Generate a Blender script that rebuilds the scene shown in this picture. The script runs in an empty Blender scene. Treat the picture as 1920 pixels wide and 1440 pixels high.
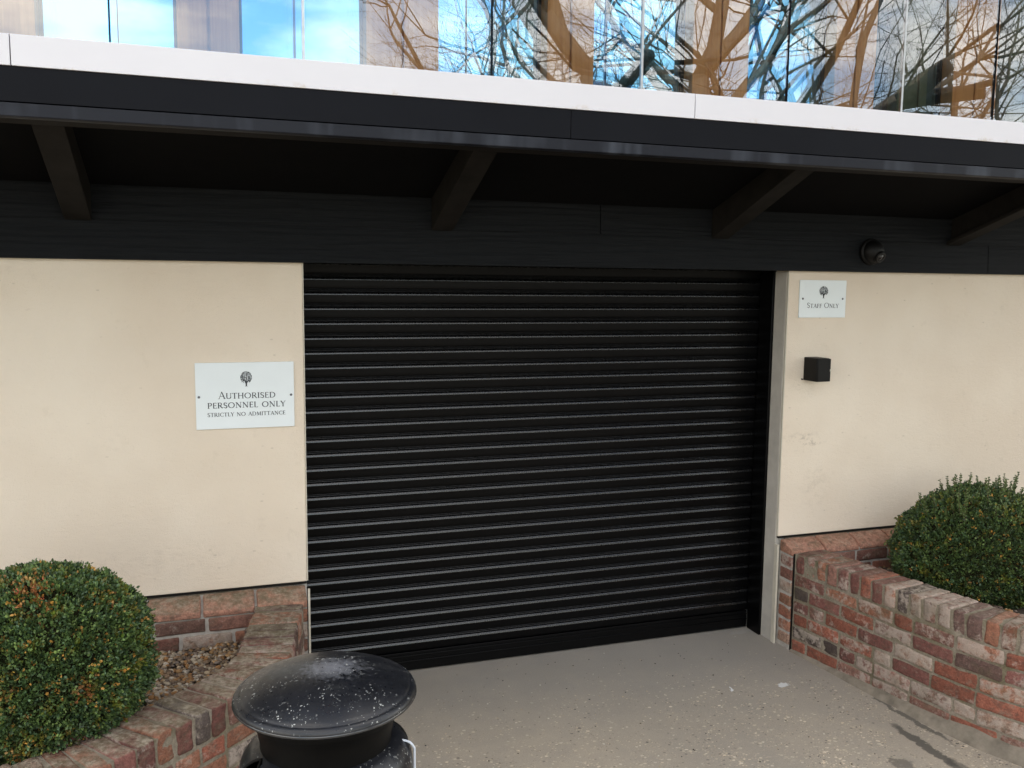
import bpy, bmesh, math, random
from mathutils import Vector, Matrix, noise
R = math.radians
random.seed(7)
scn = bpy.context.scene
col = scn.collection

# ------------------------------------------------------------------ helpers
def link_mesh(name, me, mat=None, parent=None, smooth=False):
    o = bpy.data.objects.new(name, me)
    col.objects.link(o)
    if mat:
        for m in (mat if isinstance(mat, (list, tuple)) else [mat]):
            me.materials.append(m)
    if parent: o.parent = parent
    if smooth:
        me.polygons.foreach_set('use_smooth', [True] * len(me.polygons))
    return o

class MB:
    """collects geometry, builds ONE mesh object"""
    def __init__(s): s.v = []; s.f = []; s.c = []; s.m = []
    def add(s, vs, fs, c=None, mi=0):
        b = len(s.v); s.v += [tuple(p) for p in vs]
        for f in fs:
            s.f.append([b + i for i in f]); s.m.append(mi)
            if c is not None: s.c.append(c)
    def box(s, a, b, c=None, mi=0):
        x0, y0, z0 = a; x1, y1, z1 = b
        vs = [(x0,y0,z0),(x1,y0,z0),(x1,y1,z0),(x0,y1,z0),(x0,y0,z1),(x1,y0,z1),(x1,y1,z1),(x0,y1,z1)]
        s.add(vs, [(0,3,2,1),(4,5,6,7),(0,1,5,4),(1,2,6,5),(2,3,7,6),(3,0,4,7)], c, mi)
    def extrude_x(s, prof, x0, x1, c=None, cap=True):
        n = len(prof)
        vs = [(x0, y, z) for y, z in prof] + [(x1, y, z) for y, z in prof]
        fs = [(i, (i+1) % n, n + (i+1) % n, n + i) for i in range(n)]
        if cap: fs += [tuple(range(n))[::-1], tuple(range(n, 2*n))]
        s.add(vs, fs, c)
    def lathe(s, prof, c=(0,0), seg=64, mi=0):
        n = len(prof); b = []
        for k in range(seg):
            a = 2*math.pi*k/seg
            for r, z in prof: b.append((c[0]+r*math.cos(a), c[1]+r*math.sin(a), z))
        fs = []
        for k in range(seg):
            k2 = (k+1) % seg
            for i in range(n-1): fs.append((k*n+i, k2*n+i, k2*n+i+1, k*n+i+1))
        s.add(b, fs, None, mi)
    def tube(s, pts, rad, seg=8, closed=False):
        pts = [Vector(p) for p in pts]; n = len(pts)
        if not hasattr(rad, '__len__'): rad = [rad]*n
        base = len(s.v); up = None
        for i, p in enumerate(pts):
            t = (pts[min(i+1, n-1)] - pts[max(i-1, 0)])
            if closed: t = pts[(i+1) % n] - pts[i-1]
            t.normalize()
            if up is None:
                up = t.orthogonal()
            up = (up - t*up.dot(t)); up.normalize(); bi = t.cross(up)
            for k in range(seg):
                a = 2*math.pi*k/seg
                s.v.append(tuple(p + (up*math.cos(a) + bi*math.sin(a))*rad[i]))
        for i in range(n if closed else n-1):
            j = (i+1) % n
            for k in range(seg):
                k2 = (k+1) % seg
                s.f.append([base+i*seg+k, base+i*seg+k2, base+j*seg+k2, base+j*seg+k]); s.m.append(0)
        if not closed:
            s.f.append([base+k for k in range(seg)][::-1]); s.m.append(0)
            s.f.append([base+(n-1)*seg+k for k in range(seg)]); s.m.append(0)
    def build(s, name, mat, parent=None, smooth=False, bevel=0, bseg=2):
        me = bpy.data.meshes.new(name)
        me.from_pydata(s.v, [], s.f)
        o = link_mesh(name, me, mat, parent, smooth)
        if any(s.m): me.polygons.foreach_set('material_index', s.m)
        if s.c:
            at = me.color_attributes.new('bcol', 'FLOAT_COLOR', 'CORNER')
            buf = []
            for f, c in zip(s.f, s.c): buf += list(c) * len(f)
            at.data.foreach_set('color', buf)
        if bevel:
            md = o.modifiers.new('bevel', 'BEVEL'); md.width = bevel; md.segments = bseg
            md.limit_method = 'ANGLE'; md.angle_limit = R(40)
            me.polygons.foreach_set('use_smooth', [True]*len(me.polygons))
            me.set_sharp_from_angle(angle=R(35)) if hasattr(me, 'set_sharp_from_angle') else None
        me.update()
        return o

def tag(o, label=None, cat=None, group=None, kind=None):
    if label: o['label'] = label
    if cat: o['category'] = cat
    if group: o['group'] = group
    if kind: o['kind'] = kind
    return o
def empty(name, loc=(0,0,0)):
    o = bpy.data.objects.new(name, None); col.objects.link(o); o.location = loc
    o.empty_display_size = .1
    return o

# node helper
class N:
    def __init__(s, name):
        s.mat = bpy.data.materials.new(name); s.mat.use_nodes = True
        s.t = s.mat.node_tree; s.t.nodes.clear()
        s.out = s.n('ShaderNodeOutputMaterial')
        s.b = s.n('ShaderNodeBsdfPrincipled'); s.l(s.b, 0, s.out, 0)
    def n(s, typ, **k):
        x = s.t.nodes.new(typ)
        for a, v in k.items(): setattr(x, a, v)
        return x
    def l(s, a, ao, b, bi): s.t.links.new(a.outputs[ao], b.inputs[bi])
    def co(s, sc=(1,1,1), kind='Object'):
        tc = s.n('ShaderNodeTexCoord'); m = s.n('ShaderNodeMapping')
        m.inputs['Scale'].default_value = sc; s.l(tc, kind, m, 0); return m
    def noise(s, scale, detail=4, rough=.55, co=None, dist=0):
        x = s.n('ShaderNodeTexNoise'); x.inputs['Scale'].default_value = scale
        x.inputs['Detail'].default_value = detail; x.inputs['Roughness'].default_value = rough
        x.inputs['Distortion'].default_value = dist
        co = co or s.co(); s.l(co, 0, x, 0); return x
    def ramp(s, src, so, stops, interp='LINEAR'):
        r = s.n('ShaderNodeValToRGB'); r.color_ramp.interpolation = interp
        e = r.color_ramp.elements
        while len(e) < len(stops): e.new(.5)
        for k, (p, c) in zip(e, stops):
            k.position = p; k.color = (c if hasattr(c, '__len__') else (c, c, c)) + ((1,) if hasattr(c, '__len__') and len(c) == 3 or not hasattr(c, '__len__') else ())
        s.l(src, so, r, 0); return r
    def mix(s, fac, a, b, mode='MIX'):
        m = s.n('ShaderNodeMix', data_type='RGBA', blend_type=mode)
        for i, v in ((0, fac), (6, a), (7, b)):
            if isinstance(v, tuple) and hasattr(v[0], 'outputs'): s.l(v[0], v[1], m, i)
            elif hasattr(v, '__len__'): m.inputs[i].default_value = tuple(v) + ((1,) if len(v) == 3 else ())
            else: m.inputs[i].default_value = v
        return (m, 2)
    def math(s, op, a, b=0., c=None):
        m = s.n('ShaderNodeMath', operation=op)
        for i, v in enumerate((a, b) + ((c,) if c is not None else ())):
            if isinstance(v, tuple): s.l(v[0], v[1], m, i)
            else: m.inputs[i].default_value = v
        return (m, 0)
    def set(s, col=None, rough=None, spec=None, bump=None, bstr=.3, bdist=.01, metal=None, coat=None):
        for k, v in (('Base Color', col), ('Roughness', rough), ('Specular IOR Level', spec), ('Metallic', metal), ('Coat Weight', coat)):
            if v is None: continue
            if isinstance(v, tuple) and hasattr(v[0], 'outputs'): s.t.links.new(v[0].outputs[v[1]], s.b.inputs[k])
            elif hasattr(v, '__len__'): s.b.inputs[k].default_value = tuple(v) + (1,)
            else: s.b.inputs[k].default_value = v
        if bump:
            bm = s.n('ShaderNodeBump'); bm.inputs['Strength'].default_value = bstr; bm.inputs['Distance'].default_value = bdist
            s.l(bump[0], bump[1], bm, 'Height'); s.l(bm, 0, s.b, 'Normal')
        return s.mat

D = 4.244
# ------------------------------------------------------------------ materials
def m_render():
    n = N('cream_render')
    a = n.noise(1.3, 3); b = n.noise(220, 3, .7); c = n.noise(7, 5, .7)
    base = n.mix((n.ramp(a, 0, [(.35, 0.), (.65, 1.)]), 0), (.70,.60,.48), (.76,.67,.55))
    base = n.mix((n.ramp(c, 0, [(.62, 0.), (.78, .35)]), 0), base, (.52,.44,.34))
    v = n.n('ShaderNodeTexVoronoi'); v.inputs['Scale'].default_value = 330; n.l(n.co(), 0, v, 0)
    h = n.math('ADD', (b, 0), (n.math('MULTIPLY', (v, 0), .6)))
    h = n.math('ADD', h, n.math('MULTIPLY', (n.noise(55, 4, .6, n.co((.6,1,1))), 0), 1.6))
    # dark pits, sparse
    v2 = n.n('ShaderNodeTexVoronoi'); v2.inputs['Scale'].default_value = 26; n.l(n.co((.45,.2,1)), 0, v2, 0)
    p = n.ramp(v2, 0, [(.05, 1.), (.11, 0.)])
    w = n.noise(6, 2); pw = n.math('MULTIPLY', (p, 0), (n.ramp(w, 0, [(.5, 0.), (.62, .45)]), 0))
    base = n.mix(pw, base, (.42,.35,.27))
    def smear(px, pz, ax, az, st, base):
        m = n.n('ShaderNodeMapping', vector_type='TEXTURE'); m.inputs['Location'].default_value = (px, D, pz); m.inputs['Scale'].default_value = (ax, 9, az); n.l(n.co(), 0, m, 0)
        ln = n.n('ShaderNodeVectorMath', operation='LENGTH'); n.l(m, 0, ln, 0); e = n.ramp(ln, 1, [(.3, 1.), (1., 0.)])
        q = n.ramp(n.noise(34, 4, .7, n.co((.6,1,1))), 0, [(.5, 0.), (.62, st)])
        return n.mix(n.math('MULTIPLY', (e, 0), (q, 0)), base, (.34,.28,.22))
    base = smear(3.22, 1.17, .17, .07, .55, base); base = smear(3.20, 1.50, .10, .05, .3, base); base = smear(3.3, .9, .12, .2, .15, base); base = smear(-.3, .78, .7, .10, .10, base);
    cz = n.noise(60, 5, .65, n.co((.7,1,1)))
    return n.set(base, .88, .25, h, .55, .003)
def m_plain(name, c, rough=.5, spec=.5, scale=30, var=.12, bstr=.1, metal=None, bs=200):
    n = N(name); a = n.noise(scale, 4, .6)
    d = tuple(x*(1-var) for x in c); e = tuple(min(1, x*(1+var)) for x in c)
    r = n.ramp(a, 0, [(.3, d), (.7, e)])
    b = n.noise(bs, 3)
    return n.set((r, 0), rough, spec, (b, 0), bstr, .002, metal)
def m_brick():
    n = N('reclaimed_brick'); co = n.co()
    at = n.n('ShaderNodeAttribute', attribute_name='bcol')
    f = n.noise(45, 6, .7, co); g = n.noise(150, 4, .75, co); k = n.noise(17, 6, .72, co); e = n.noise(28, 5, .7, n.co((1,1,1.7)))
    base = n.mix(.75, (at, 0), (n.ramp(f, 0, [(.28, (.5,.47,.47)), (.72, (1.4,1.35,1.3))]), 0), 'MULTIPLY')
    base = n.mix(1., base, (n.ramp(g, 0, [(.33, (.72,.72,.72)), (.67, (1.22,1.2,1.2))]), 0), 'MULTIPLY')
    # soot and dark fired patches
    base = n.mix((n.ramp(e, 0, [(.50, 0.), (.66, .6)]), 0), base, (.10,.075,.06))
    # old lime wash patches; the amount is per brick (alpha)
    thr = n.math('SUBTRACT', .80, (n.math('MULTIPLY', (at, 3), .36)))
    ff = n.math('ADD', n.math('MULTIPLY', (k, 0), .75), n.math('MULTIPLY', (f, 0), .25))
    d = n.math('SUBTRACT', ff, thr)
    w = n.n('ShaderNodeMapRange'); w.inputs[1].default_value = -.03; w.inputs[2].default_value = .07
    w.inputs[3].default_value = 0; w.inputs[4].default_value = .8; n.l(d[0], 0, w, 0)
    lime = n.mix((g, 0), (.34,.27,.22), (.58,.50,.43))
    base = n.mix((w, 0), base, lime)
    # mortar smears
    ms2 = n.noise(11, 5, .72, n.co((1.3,1.3,2.2)))
    base = n.mix((n.ramp(ms2, 0, [(.56, 0.), (.68, .45)]), 0), base, (.30,.255,.195))
    ms = n.noise(5.5, 5, .7, co)
    # tops weather to a mossy grey buff
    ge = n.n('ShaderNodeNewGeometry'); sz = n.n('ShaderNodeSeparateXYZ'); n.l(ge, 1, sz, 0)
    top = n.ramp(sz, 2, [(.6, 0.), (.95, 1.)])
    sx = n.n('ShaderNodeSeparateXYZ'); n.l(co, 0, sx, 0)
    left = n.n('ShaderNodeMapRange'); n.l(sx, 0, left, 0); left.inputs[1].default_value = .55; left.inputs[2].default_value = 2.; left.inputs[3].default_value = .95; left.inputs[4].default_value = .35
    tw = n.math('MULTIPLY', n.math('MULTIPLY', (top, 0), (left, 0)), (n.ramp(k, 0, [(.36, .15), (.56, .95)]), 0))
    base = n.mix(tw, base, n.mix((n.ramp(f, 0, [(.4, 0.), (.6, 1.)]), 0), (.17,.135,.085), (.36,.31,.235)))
    base = n.mix((n.ramp(ms, 0, [(.52, 0.), (.70, .55)]), 0), base, (.12,.105,.06))
    h = n.math('ADD', (f, 0), n.math('MULTIPLY', (g, 0), .6))
    h = n.math('ADD', h, n.math('MULTIPLY', (k, 0), 1.2))
    return n.set(base, .92, .15, h, 1., .009)
def m_mortar():
    n = N('mortar')
    f = n.noise(90, 5, .7); k = n.noise(6, 5, .7); g = n.noise(22, 5, .7)
    base = n.mix((n.ramp(k, 0, [(.40, 0.), (.66, 1.)]), 0), (.33,.285,.225), (.17,.145,.09))
    base = n.mix((n.ramp(g, 0, [(.45, 0.), (.65, .5)]), 0), base, (.20,.165,.12))
    base = n.mix(.7, base, (n.ramp(f, 0, [(.3, (.6,.6,.6)), (.7, (1.25,1.25,1.25))]), 0), 'MULTIPLY')
    return n.set(base, .95, .1, (f, 0), 1., .008)
def m_concrete():
    n = N('exposed_aggregate_concrete')
    co = n.co()
    big = n.noise(1.1, 4, .6, co); med = n.noise(6, 6, .68, co); fine = n.noise(180, 4, .7, co)
    base = n.mix((n.ramp(big, 0, [(.36, 0.), (.66, 1.)]), 0), (.345,.302,.243), (.42,.36,.277))
    base = n.mix((n.ramp(med, 0, [(.35, .3), (.7, 0.)]), 0), base, (.235,.225,.205))
    # smoother grey cement skin towards the door and the right-hand wall
    sg = n.n('ShaderNodeSeparateXYZ'); n.l(co, 0, sg, 0)
    gv = n.math('ADD', n.math('MULTIPLY', (sg, 0), .35), (sg, 1)); gv = n.math('ADD', gv, n.math('MULTIPLY', (big, 0), 1.2))
    base = n.mix((n.ramp(n.math('MULTIPLY', gv, .1)[0], 0, [(.475, 0.), (.585, .6)]), 0), base, (.315,.300,.278))
    base = n.mix(.7, base, (n.ramp(fine, 0, [(.3, (.78,.78,.78)), (.7, (1.2,1.2,1.2))]), 0), 'MULTIPLY')
    # aggregate stones: a share of voronoi cells shows through, more where the paste is worn
    sx = n.n('ShaderNodeSeparateXYZ'); n.l(co, 0, sx, 0)
    worn = n.n('ShaderNodeMapRange'); n.l(sx, 1, worn, 0)
    worn.inputs[1].default_value = 4.45; worn.inputs[2].default_value = 3.0; worn.inputs[3].default_value = 0; worn.inputs[4].default_value = 1
    for sc, c1, c2, sh, hi in ((46, (.60,.50,.36), (.68,.60,.47), .72, .42), (75, (.52,.42,.30), (.62,.52,.38), .62, .42), (52, (.06,.055,.05), (.13,.11,.095), .84, .38), (120, (.16,.13,.10), (.52,.44,.33), .55, .45)):
        mp = n.n('ShaderNodeMapping'); mp.inputs['Location'].default_value = (sc*.37, sc*.11, 0)
        mp.inputs['Scale'].default_value = (1, 1.25, 1); mp.inputs['Rotation'].default_value = (0, 0, sc*.3); n.l(co, 0, mp, 0)
        wv = n.noise(sc*1.3, 2, .6, mp); ad = n.mix(.012, (mp, 0), (wv, 1), 'ADD')
        v = n.n('ShaderNodeTexVoronoi', voronoi_dimensions='2D'); v.inputs['Scale'].default_value = sc; n.t.links.new(ad[0].outputs[2], v.inputs[0])
        cs = n.n('ShaderNodeSeparateColor'); n.l(v, 1, cs, 0)
        pick = n.math('GREATER_THAN', (cs, 0), n.math('SUBTRACT', 1.06, n.math('MULTIPLY', (worn, 0), 1.06-sh)))
        size = n.math('LESS_THAN', (v, 0), n.math('MULTIPLY', (cs, 1), hi))
        cl = n.noise(4.5, 5, .7, co); clr = n.ramp(cl, 0, [(.40, .12), (.60, 1.)])
        fac = n.math('MULTIPLY', n.math('MULTIPLY', pick, size), (clr, 0))
        base = n.mix(fac, base, n.mix((cs, 2), c1, c2))
    # dark damp runs beside the right-hand wall
    def blob(cx, cy, ax, ay, ang, strength, basec, c):
        m = n.n('ShaderNodeMapping', vector_type='TEXTURE'); m.inputs['Location'].default_value = (cx, cy, 0)
        m.inputs['Rotation'].default_value = (0, 0, R(ang)); m.inputs['Scale'].default_value = (ax, ay, 1)
        wob = n.noise(9, 4, .7, co)
        ad = n.mix(.12, (co, 0), (wob, 1), 'ADD')
        n.t.links.new(ad[0].outputs[ad[1]], m.inputs[0])
        ln = n.n('ShaderNodeVectorMath', operation='LENGTH'); n.l(m, 0, ln, 0)
        r = n.ramp(ln, 1, [(.72, strength), (1.0, 0.)])
        return n.mix((r, 0), basec, c)
    for a in ((3.015,3.02,.035,.24,-1,.8),(2.80,2.93,.05,.07,0,.6),(3.14,3.30,.02,.35,1,.7),(3.03,2.75,.05,.2,0,.6)):
        base = blob(a[0]+.06, a[1]+.06, a[2], a[3], a[4], a[5], base, (.06,.057,.05))
    base = blob(2.79+.05, 3.75+.05, .045, .02, 10, .8, base, (.75,.76,.75))
    base = blob(2.98+.05, 4.44+.05, .10, .03, 10, .2, base, (.42,.42,.42))
    base = blob(2.50+.05, 3.80+.05, .022, .01, 30, .9, base, (.75,.76,.75))
    h = n.math('ADD', (med, 0), (fine, 0))
    return n.set(base, .82, .35, h, .35, .004)
def m_cladding():
    n = N('embossed_dark_board')
    co = n.co((1.3, 1, 16)); w = n.n('ShaderNodeTexWave', wave_type='BANDS', bands_direction='Z')
    w.inputs['Scale'].default_value = .55; w.inputs['Distortion'].default_value = 11; w.inputs['Detail'].default_value = 3
    w.inputs['Detail Scale'].default_value = 1.1; n.l(co, 0, w, 0)
    f = n.noise(3.0, 5, .7, n.co((2.2, 1, 60)))
    h = n.math('ADD', n.math('MULTIPLY', (w, 1), .5), (f, 0))
    c = n.ramp(f, 0, [(.3, (.006,.007,.0085)), (.7, (.0125,.014,.016))])
    return n.set((c, 0), .68, .14, h, .8, .007)
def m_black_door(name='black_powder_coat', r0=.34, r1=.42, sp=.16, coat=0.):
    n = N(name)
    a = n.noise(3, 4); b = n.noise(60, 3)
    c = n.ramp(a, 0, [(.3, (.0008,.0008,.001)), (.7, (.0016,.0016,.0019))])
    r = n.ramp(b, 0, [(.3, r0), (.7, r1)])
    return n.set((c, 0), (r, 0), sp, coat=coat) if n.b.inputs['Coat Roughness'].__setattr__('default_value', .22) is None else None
def m_timber():
    n = N('orange_timber_board')
    f = n.noise(2.2, 6, .7, n.co((22, 22, 1.1)))
    c = n.ramp(f, 0, [(.3, (.55,.22,.07)), (.7, (.74,.35,.13))])
    return n.set((c, 0), .5, .4, (f, 0), .2, .004)
def m_skin():
    n = N('coated_glass'); n.t.nodes.remove(n.b)
    g = n.n('ShaderNodeBsdfGlossy'); g.inputs['Roughness'].default_value = .0; g.inputs['Color'].default_value = (.86,.93,1,1)
    t = n.n('ShaderNodeBsdfTransparent'); t.inputs['Color'].default_value = (.9,.95,.93,1)
    fr = n.n('ShaderNodeFresnel'); fr.inputs['IOR'].default_value = 1.6
    f = n.math('ADD', (fr, 0), .13)
    ns = n.noise(1.6, 1, .4); bm = n.n('ShaderNodeBump'); bm.inputs['Strength'].default_value = .02; bm.inputs['Distance'].default_value = .02
    n.l(ns, 0, bm, 'Height'); n.l(bm, 0, g, 'Normal')
    m = n.n('ShaderNodeMixShader'); n.l(f[0], 0, m, 0); n.l(t, 0, m, 1); n.l(g, 0, m, 2); n.l(m, 0, n.out, 0)
    return n.mat
def m_window():
    n = N('blue_window_glass'); n.t.nodes.remove(n.b)
    g = n.n('ShaderNodeBsdfGlossy'); g.inputs['Roughness'].default_value = .0; g.inputs['Color'].default_value = (.26,.62,1,1)
    t = n.n('ShaderNodeBsdfTransparent'); t.inputs['Color'].default_value = (.35,.6,.62,1)
    ns = n.noise(1.1, 1, .4); bm = n.n('ShaderNodeBump'); bm.inputs['Strength'].default_value = .04; bm.inputs['Distance'].default_value = .03
    n.l(ns, 0, bm, 'Height'); n.l(bm, 0, g, 'Normal')
    m = n.n('ShaderNodeMixShader'); m.inputs[0].default_value = .66; n.l(t, 0, m, 1); n.l(g, 0, m, 2); n.l(m, 0, n.out, 0)
    return n.mat
def m_leaf():
    n = N('box_leaf')
    at = n.n('ShaderNodeAttribute', attribute_name='bcol')
    return n.set((at, 0), .45, .45)
def m_bark():
    n = N('oak_bark'); f = n.noise(6, 5, .7, n.co((3,3,1)))
    c = n.ramp(f, 0, [(.3, (.05,.042,.033)), (.7, (.15,.125,.095))])
    return n.set((c, 0), .9, .2, (f, 0), .6, .03)
def m_lid():
    n = N('weathered_black_plastic_lid')
    co = n.co(); f = n.noise(60, 6, .75, co); k = n.noise(7, 4, .7, co)
    base = n.ramp(k, 0, [(.3, (.006,.0068,.009)), (.7, (.013,.014,.018))])
    base = (base, 0)
    # chalky bloom near the crown of the dome
    m = n.n('ShaderNodeMapping', vector_type='TEXTURE'); m.inputs['Location'].default_value = (.02,.015,0); m.inputs['Scale'].default_value = (.11,.09,10)
    n.l(co, 0, m, 0); gx = n.n('ShaderNodeSeparateXYZ'); n.l(m, 0, gx, 0)
    cx = n.n('ShaderNodeCombineXYZ'); n.l(gx, 0, cx, 0); n.l(gx, 1, cx, 1)
    ln = n.n('ShaderNodeVectorMath', operation='LENGTH'); n.l(cx, 0, ln, 0)
    d = n.math('SUBTRACT', 1.15, (ln, 1)); d = n.math('ADD', d, n.math('MULTIPLY', n.math('SUBTRACT', (f, 0), .5), 2.2))
    r = n.ramp(d[0], 0, [(.25, 0.), (1., .5)])
    base = n.mix((r, 0), base, (.30,.31,.34))
    k2 = n.ramp(n.noise(13, 4, .7, co), 0, [(.52, 0.), (.75, .10)])
    base = n.mix((k2, 0), base, (.16,.16,.15))
    # bird lime and paint specks
    wv = n.noise(70, 3, .7, co); cod = n.mix(.02, (co, 0), (wv, 1), 'ADD')
    for sc, hi, pk in ((62, .24, .80), (110, .34, .76), (200, .42, .78)):
        v = n.n('ShaderNodeTexVoronoi'); v.inputs['Scale'].default_value = sc; n.t.links.new(cod[0].outputs[2], v.inputs[0])
        cs = n.n('ShaderNodeSeparateColor'); n.l(v, 1, cs, 0)
        pick = n.math('GREATER_THAN', (cs, 0), pk); size = n.math('LESS_THAN', (v, 0), n.math('MULTIPLY', (cs, 1), hi))
        cl = n.ramp(n.noise(9, 2, .5, co), 0, [(.44, .05), (.56, 1.)])
        base = n.mix(n.math('MULTIPLY', n.math('MULTIPLY', pick, size), (cl, 0)), base, (.40,.41,.39))
    rr = n.ramp(f, 0, [(.3, .24), (.7, .42)])
    return n.set(base, (rr, 0), .5, (f, 0), .12, .002)
def m_drip():
    n = N('dark_metal_drip')
    s = n.noise(7, 3, .6, n.co((1,1,.15))); f = n.noise(60, 4)
    c = n.mix((n.ramp(s, 0, [(.5, 0.), (.7, .55)]), 0), (.009,.0105,.016), (.07,.08,.10))
    return n.set(c, .5, .2, (f, 0), .1, .002)
def m_whiteband():
    n = N('white_metal_band')
    k = n.noise(2.2, 5, .65); s = n.noise(9, 5, .7)
    c = n.mix((n.ramp(k, 0, [(.35, 0.), (.7, .5)]), 0), (.66,.655,.69), (.62,.615,.65))
    co = n.co(); sx = n.n('ShaderNodeSeparateXYZ'); n.l(co, 0, sx, 0)
    lo = n.n('ShaderNodeMapRange'); n.l(sx, 2, lo, 0); lo.inputs[1].default_value = 2.735; lo.inputs[2].default_value = 2.712; lo.inputs[3].default_value = 0; lo.inputs[4].default_value = 1
    st = n.math('MULTIPLY', (lo, 0), (n.ramp(s, 0, [(.56, 0.), (.66, .7)]), 0))
    c = n.mix(st, c, (.45,.36,.24))
    return n.set(c, .45, .5)
def m_grass():
    n = N('grass'); f = n.noise(40, 5, .7); g = n.noise(.4, 3)
    c = n.mix((g, 0), (.045,.075,.02), (.08,.10,.035)); c = n.mix(.5, c, (f, 0), 'MULTIPLY')
    return n.set(c, .9, .2, (f, 0), 1, .05)
def m_gravel():
    n = N('pale_flint_gravel'); at = n.n('ShaderNodeAttribute', attribute_name='bcol'); f = n.noise(120, 3)
    c = n.mix(.6, (at, 0), (n.ramp(f, 0, [(.3, (.7,.7,.7)), (.7, (1.2,1.2,1.2))]), 0), 'MULTIPLY')
    return n.set(c, .7, .3, (f, 0), .3, .002)

M = dict(render=m_render(), brick=m_brick(), mortar=m_mortar(), concrete=m_concrete(), clad=m_cladding(), door=m_black_door(), ridge=m_black_door('highlight_lath_shoulder', .24, .31, .65, .35),  # ridge: glossier shoulder paint, put in to strengthen the lath highlight lines
    timber=m_timber(), skin=m_skin(), window=m_window(), leaf=m_leaf(), bark=m_bark(), lid=m_lid(), drip=m_drip(), band=m_whiteband(),
    grass=m_grass(), gravel=m_gravel(),
    fascia=m_plain('dark_grey_fascia_metal', (.0055,.0062,.0088), .6, .10, 3, .12, .03),
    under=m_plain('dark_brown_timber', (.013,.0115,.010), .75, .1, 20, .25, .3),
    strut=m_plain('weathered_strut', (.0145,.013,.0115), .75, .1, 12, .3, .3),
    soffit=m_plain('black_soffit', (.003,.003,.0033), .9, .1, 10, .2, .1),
    jamb=m_plain('off_white_jamb', (.47,.44,.39), .6, .4, 9, .12, .15),
    bead=m_plain('cream_upvc_bead', (.56,.52,.43), .4, .5, 20, .05, .02),
    reveal=m_plain('render_reveal', (.43,.405,.365), .85, .3, 5, .08, .4),
    sign=m_plain('white_sign_board', (.74,.79,.80), .28, .5, 5, .02, .01),
    ink=m_plain('grey_ink', (.035,.04,.046), .5, .4, 40, .2, .0),
    screw=m_plain('grey_screw_cap', (.10,.10,.115), .4, .5, 40, .1, .0),
    plastic=m_plain('matt_black_plastic', (.004,.0038,.0036), .5, .22, 30, .2, .08),
    binbody=m_plain('bin_body_black', (.003,.0028,.0026), .5, .13, 12, .25, .06),
    mortar2=m_plain('pale_grey_mortar', (.40,.37,.33), .95, .1, 30, .2, .8, bs=120),
    rimgloss=m_plain('polished_black_rim', (.02,.022,.026), .16, 1., 40, .2, .02),
    void=m_plain('dark_void', (.002,.002,.002), .9, .1),
    lens=m_plain('lens_glass', (.01,.01,.012), .06, .8),
    chrome=m_plain('dull_lens_ring', (.07,.07,.068), .35, .6, metal=.8),
    rim=m_plain('pale_blue_white_strip', (.62,.66,.72), .35, .5),
    soil=m_plain('dark_soil', (.05,.038,.028), .95, .2, 60, .5, .8, bs=60),
    floor=m_plain('interior_grey', (.18,.18,.17), .7, .3),
    alu=m_plain('brushed_light_frame', (.45,.47,.48), .35, .5, metal=.6),
    twig=m_plain('box_twig', (.09,.065,.04), .8, .2),
    stem=m_plain('dark_bush_core', (.022,.022,.010), .9, .1, 60, .6, 1.0, bs=50),
    haunch=m_plain('rough_mortar_haunch', (.215,.185,.145), .95, .2, 14, .3, .9, bs=70))

YF = 3.244; ZL = 2.1375; XL = .423; XR = 3.065; YS = 4.50

# ------------------------------------------------------------------ setting
g = MB(); g.box((-150,-150,-.5), (150,150,-.02)); tag(g.build('ground', M['grass']), kind='structure')
g = MB(); g.box((-14,-9,-.3), (16,5.2,0)); tag(g.build('driveway', M['concrete']), kind='structure')

# ------------------------------------------------------------------ building
B = empty('building', (1.7, D, 0))
tag(B, 'cream rendered building with black roller shutter under a dark canopy and glazed upper floor', 'building')
BL = Vector((1.7, D, 0))
def part(mb, name, mat, parent=B, **k):
    o = mb.build(name, mat, parent, **k)
    if parent is B: o.matrix_parent_inverse = Matrix.Translation(-BL)
    return o

for x0, x1, lab in ((-7, XL, 'cream rendered wall left of the shutter'), (XR, 9, 'cream rendered wall right of the shutter')):
    w = MB()
    # thin bell edge at the bottom, dark drip beneath it
    w.extrude_x([(D, .628), (D, 2.25), (D+.24, 2.25), (D+.24, .628)], x0, x1)
    o = part(w, 'rendered_wall', M['render'], bevel=.004); o['label'] = lab
    d = MB(); d.box((x0+.003, D-.003, .618), (x1-.003, D+.03, .6275)); part(d, 'drip_bead', M['under'])
# corner beads
for x, y in ((XL, D), (XR, D)):
    m = MB(); s = 1 if x == XL else -1
    m.box((min(x, x+s*.004), D-.002, .632), (max(x, x+s*.004), D+.012, ZL+.01)); part(m, 'corner_bead', M['bead'])
# right reveal lining (upper) and jamb board (lower)
m = MB(); m.box((XR+.001, D+.013, 0), (XR+.05, YS+.05, 2.2)); part(m, 'reveal_lining', M['reveal'])
m = MB(); m.box((XR-.006, D+.0135, 0), (XR+.0, D+.118, 2.134))
o = part(m, 'jamb_board', M['jamb'], bevel=.002)
m = MB(); m.box((XR-.012, D-.020, 0.0), (XR-.0005, D+.0125, .585)); part(m, 'jamb_bead', M['bead'], bevel=.0015)
m = MB(); m.box((XL-.06, D+.013, 0), (XL-.001, YS+.05, 2.2)); part(m, 'reveal_lining', M['reveal'])
m = MB(); m.box((XL-.010, D-.128, 0.0), (XL-.0005, D-.114, .632)); part(m, 'jamb_bead', M['bead'], bevel=.0015)

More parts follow.
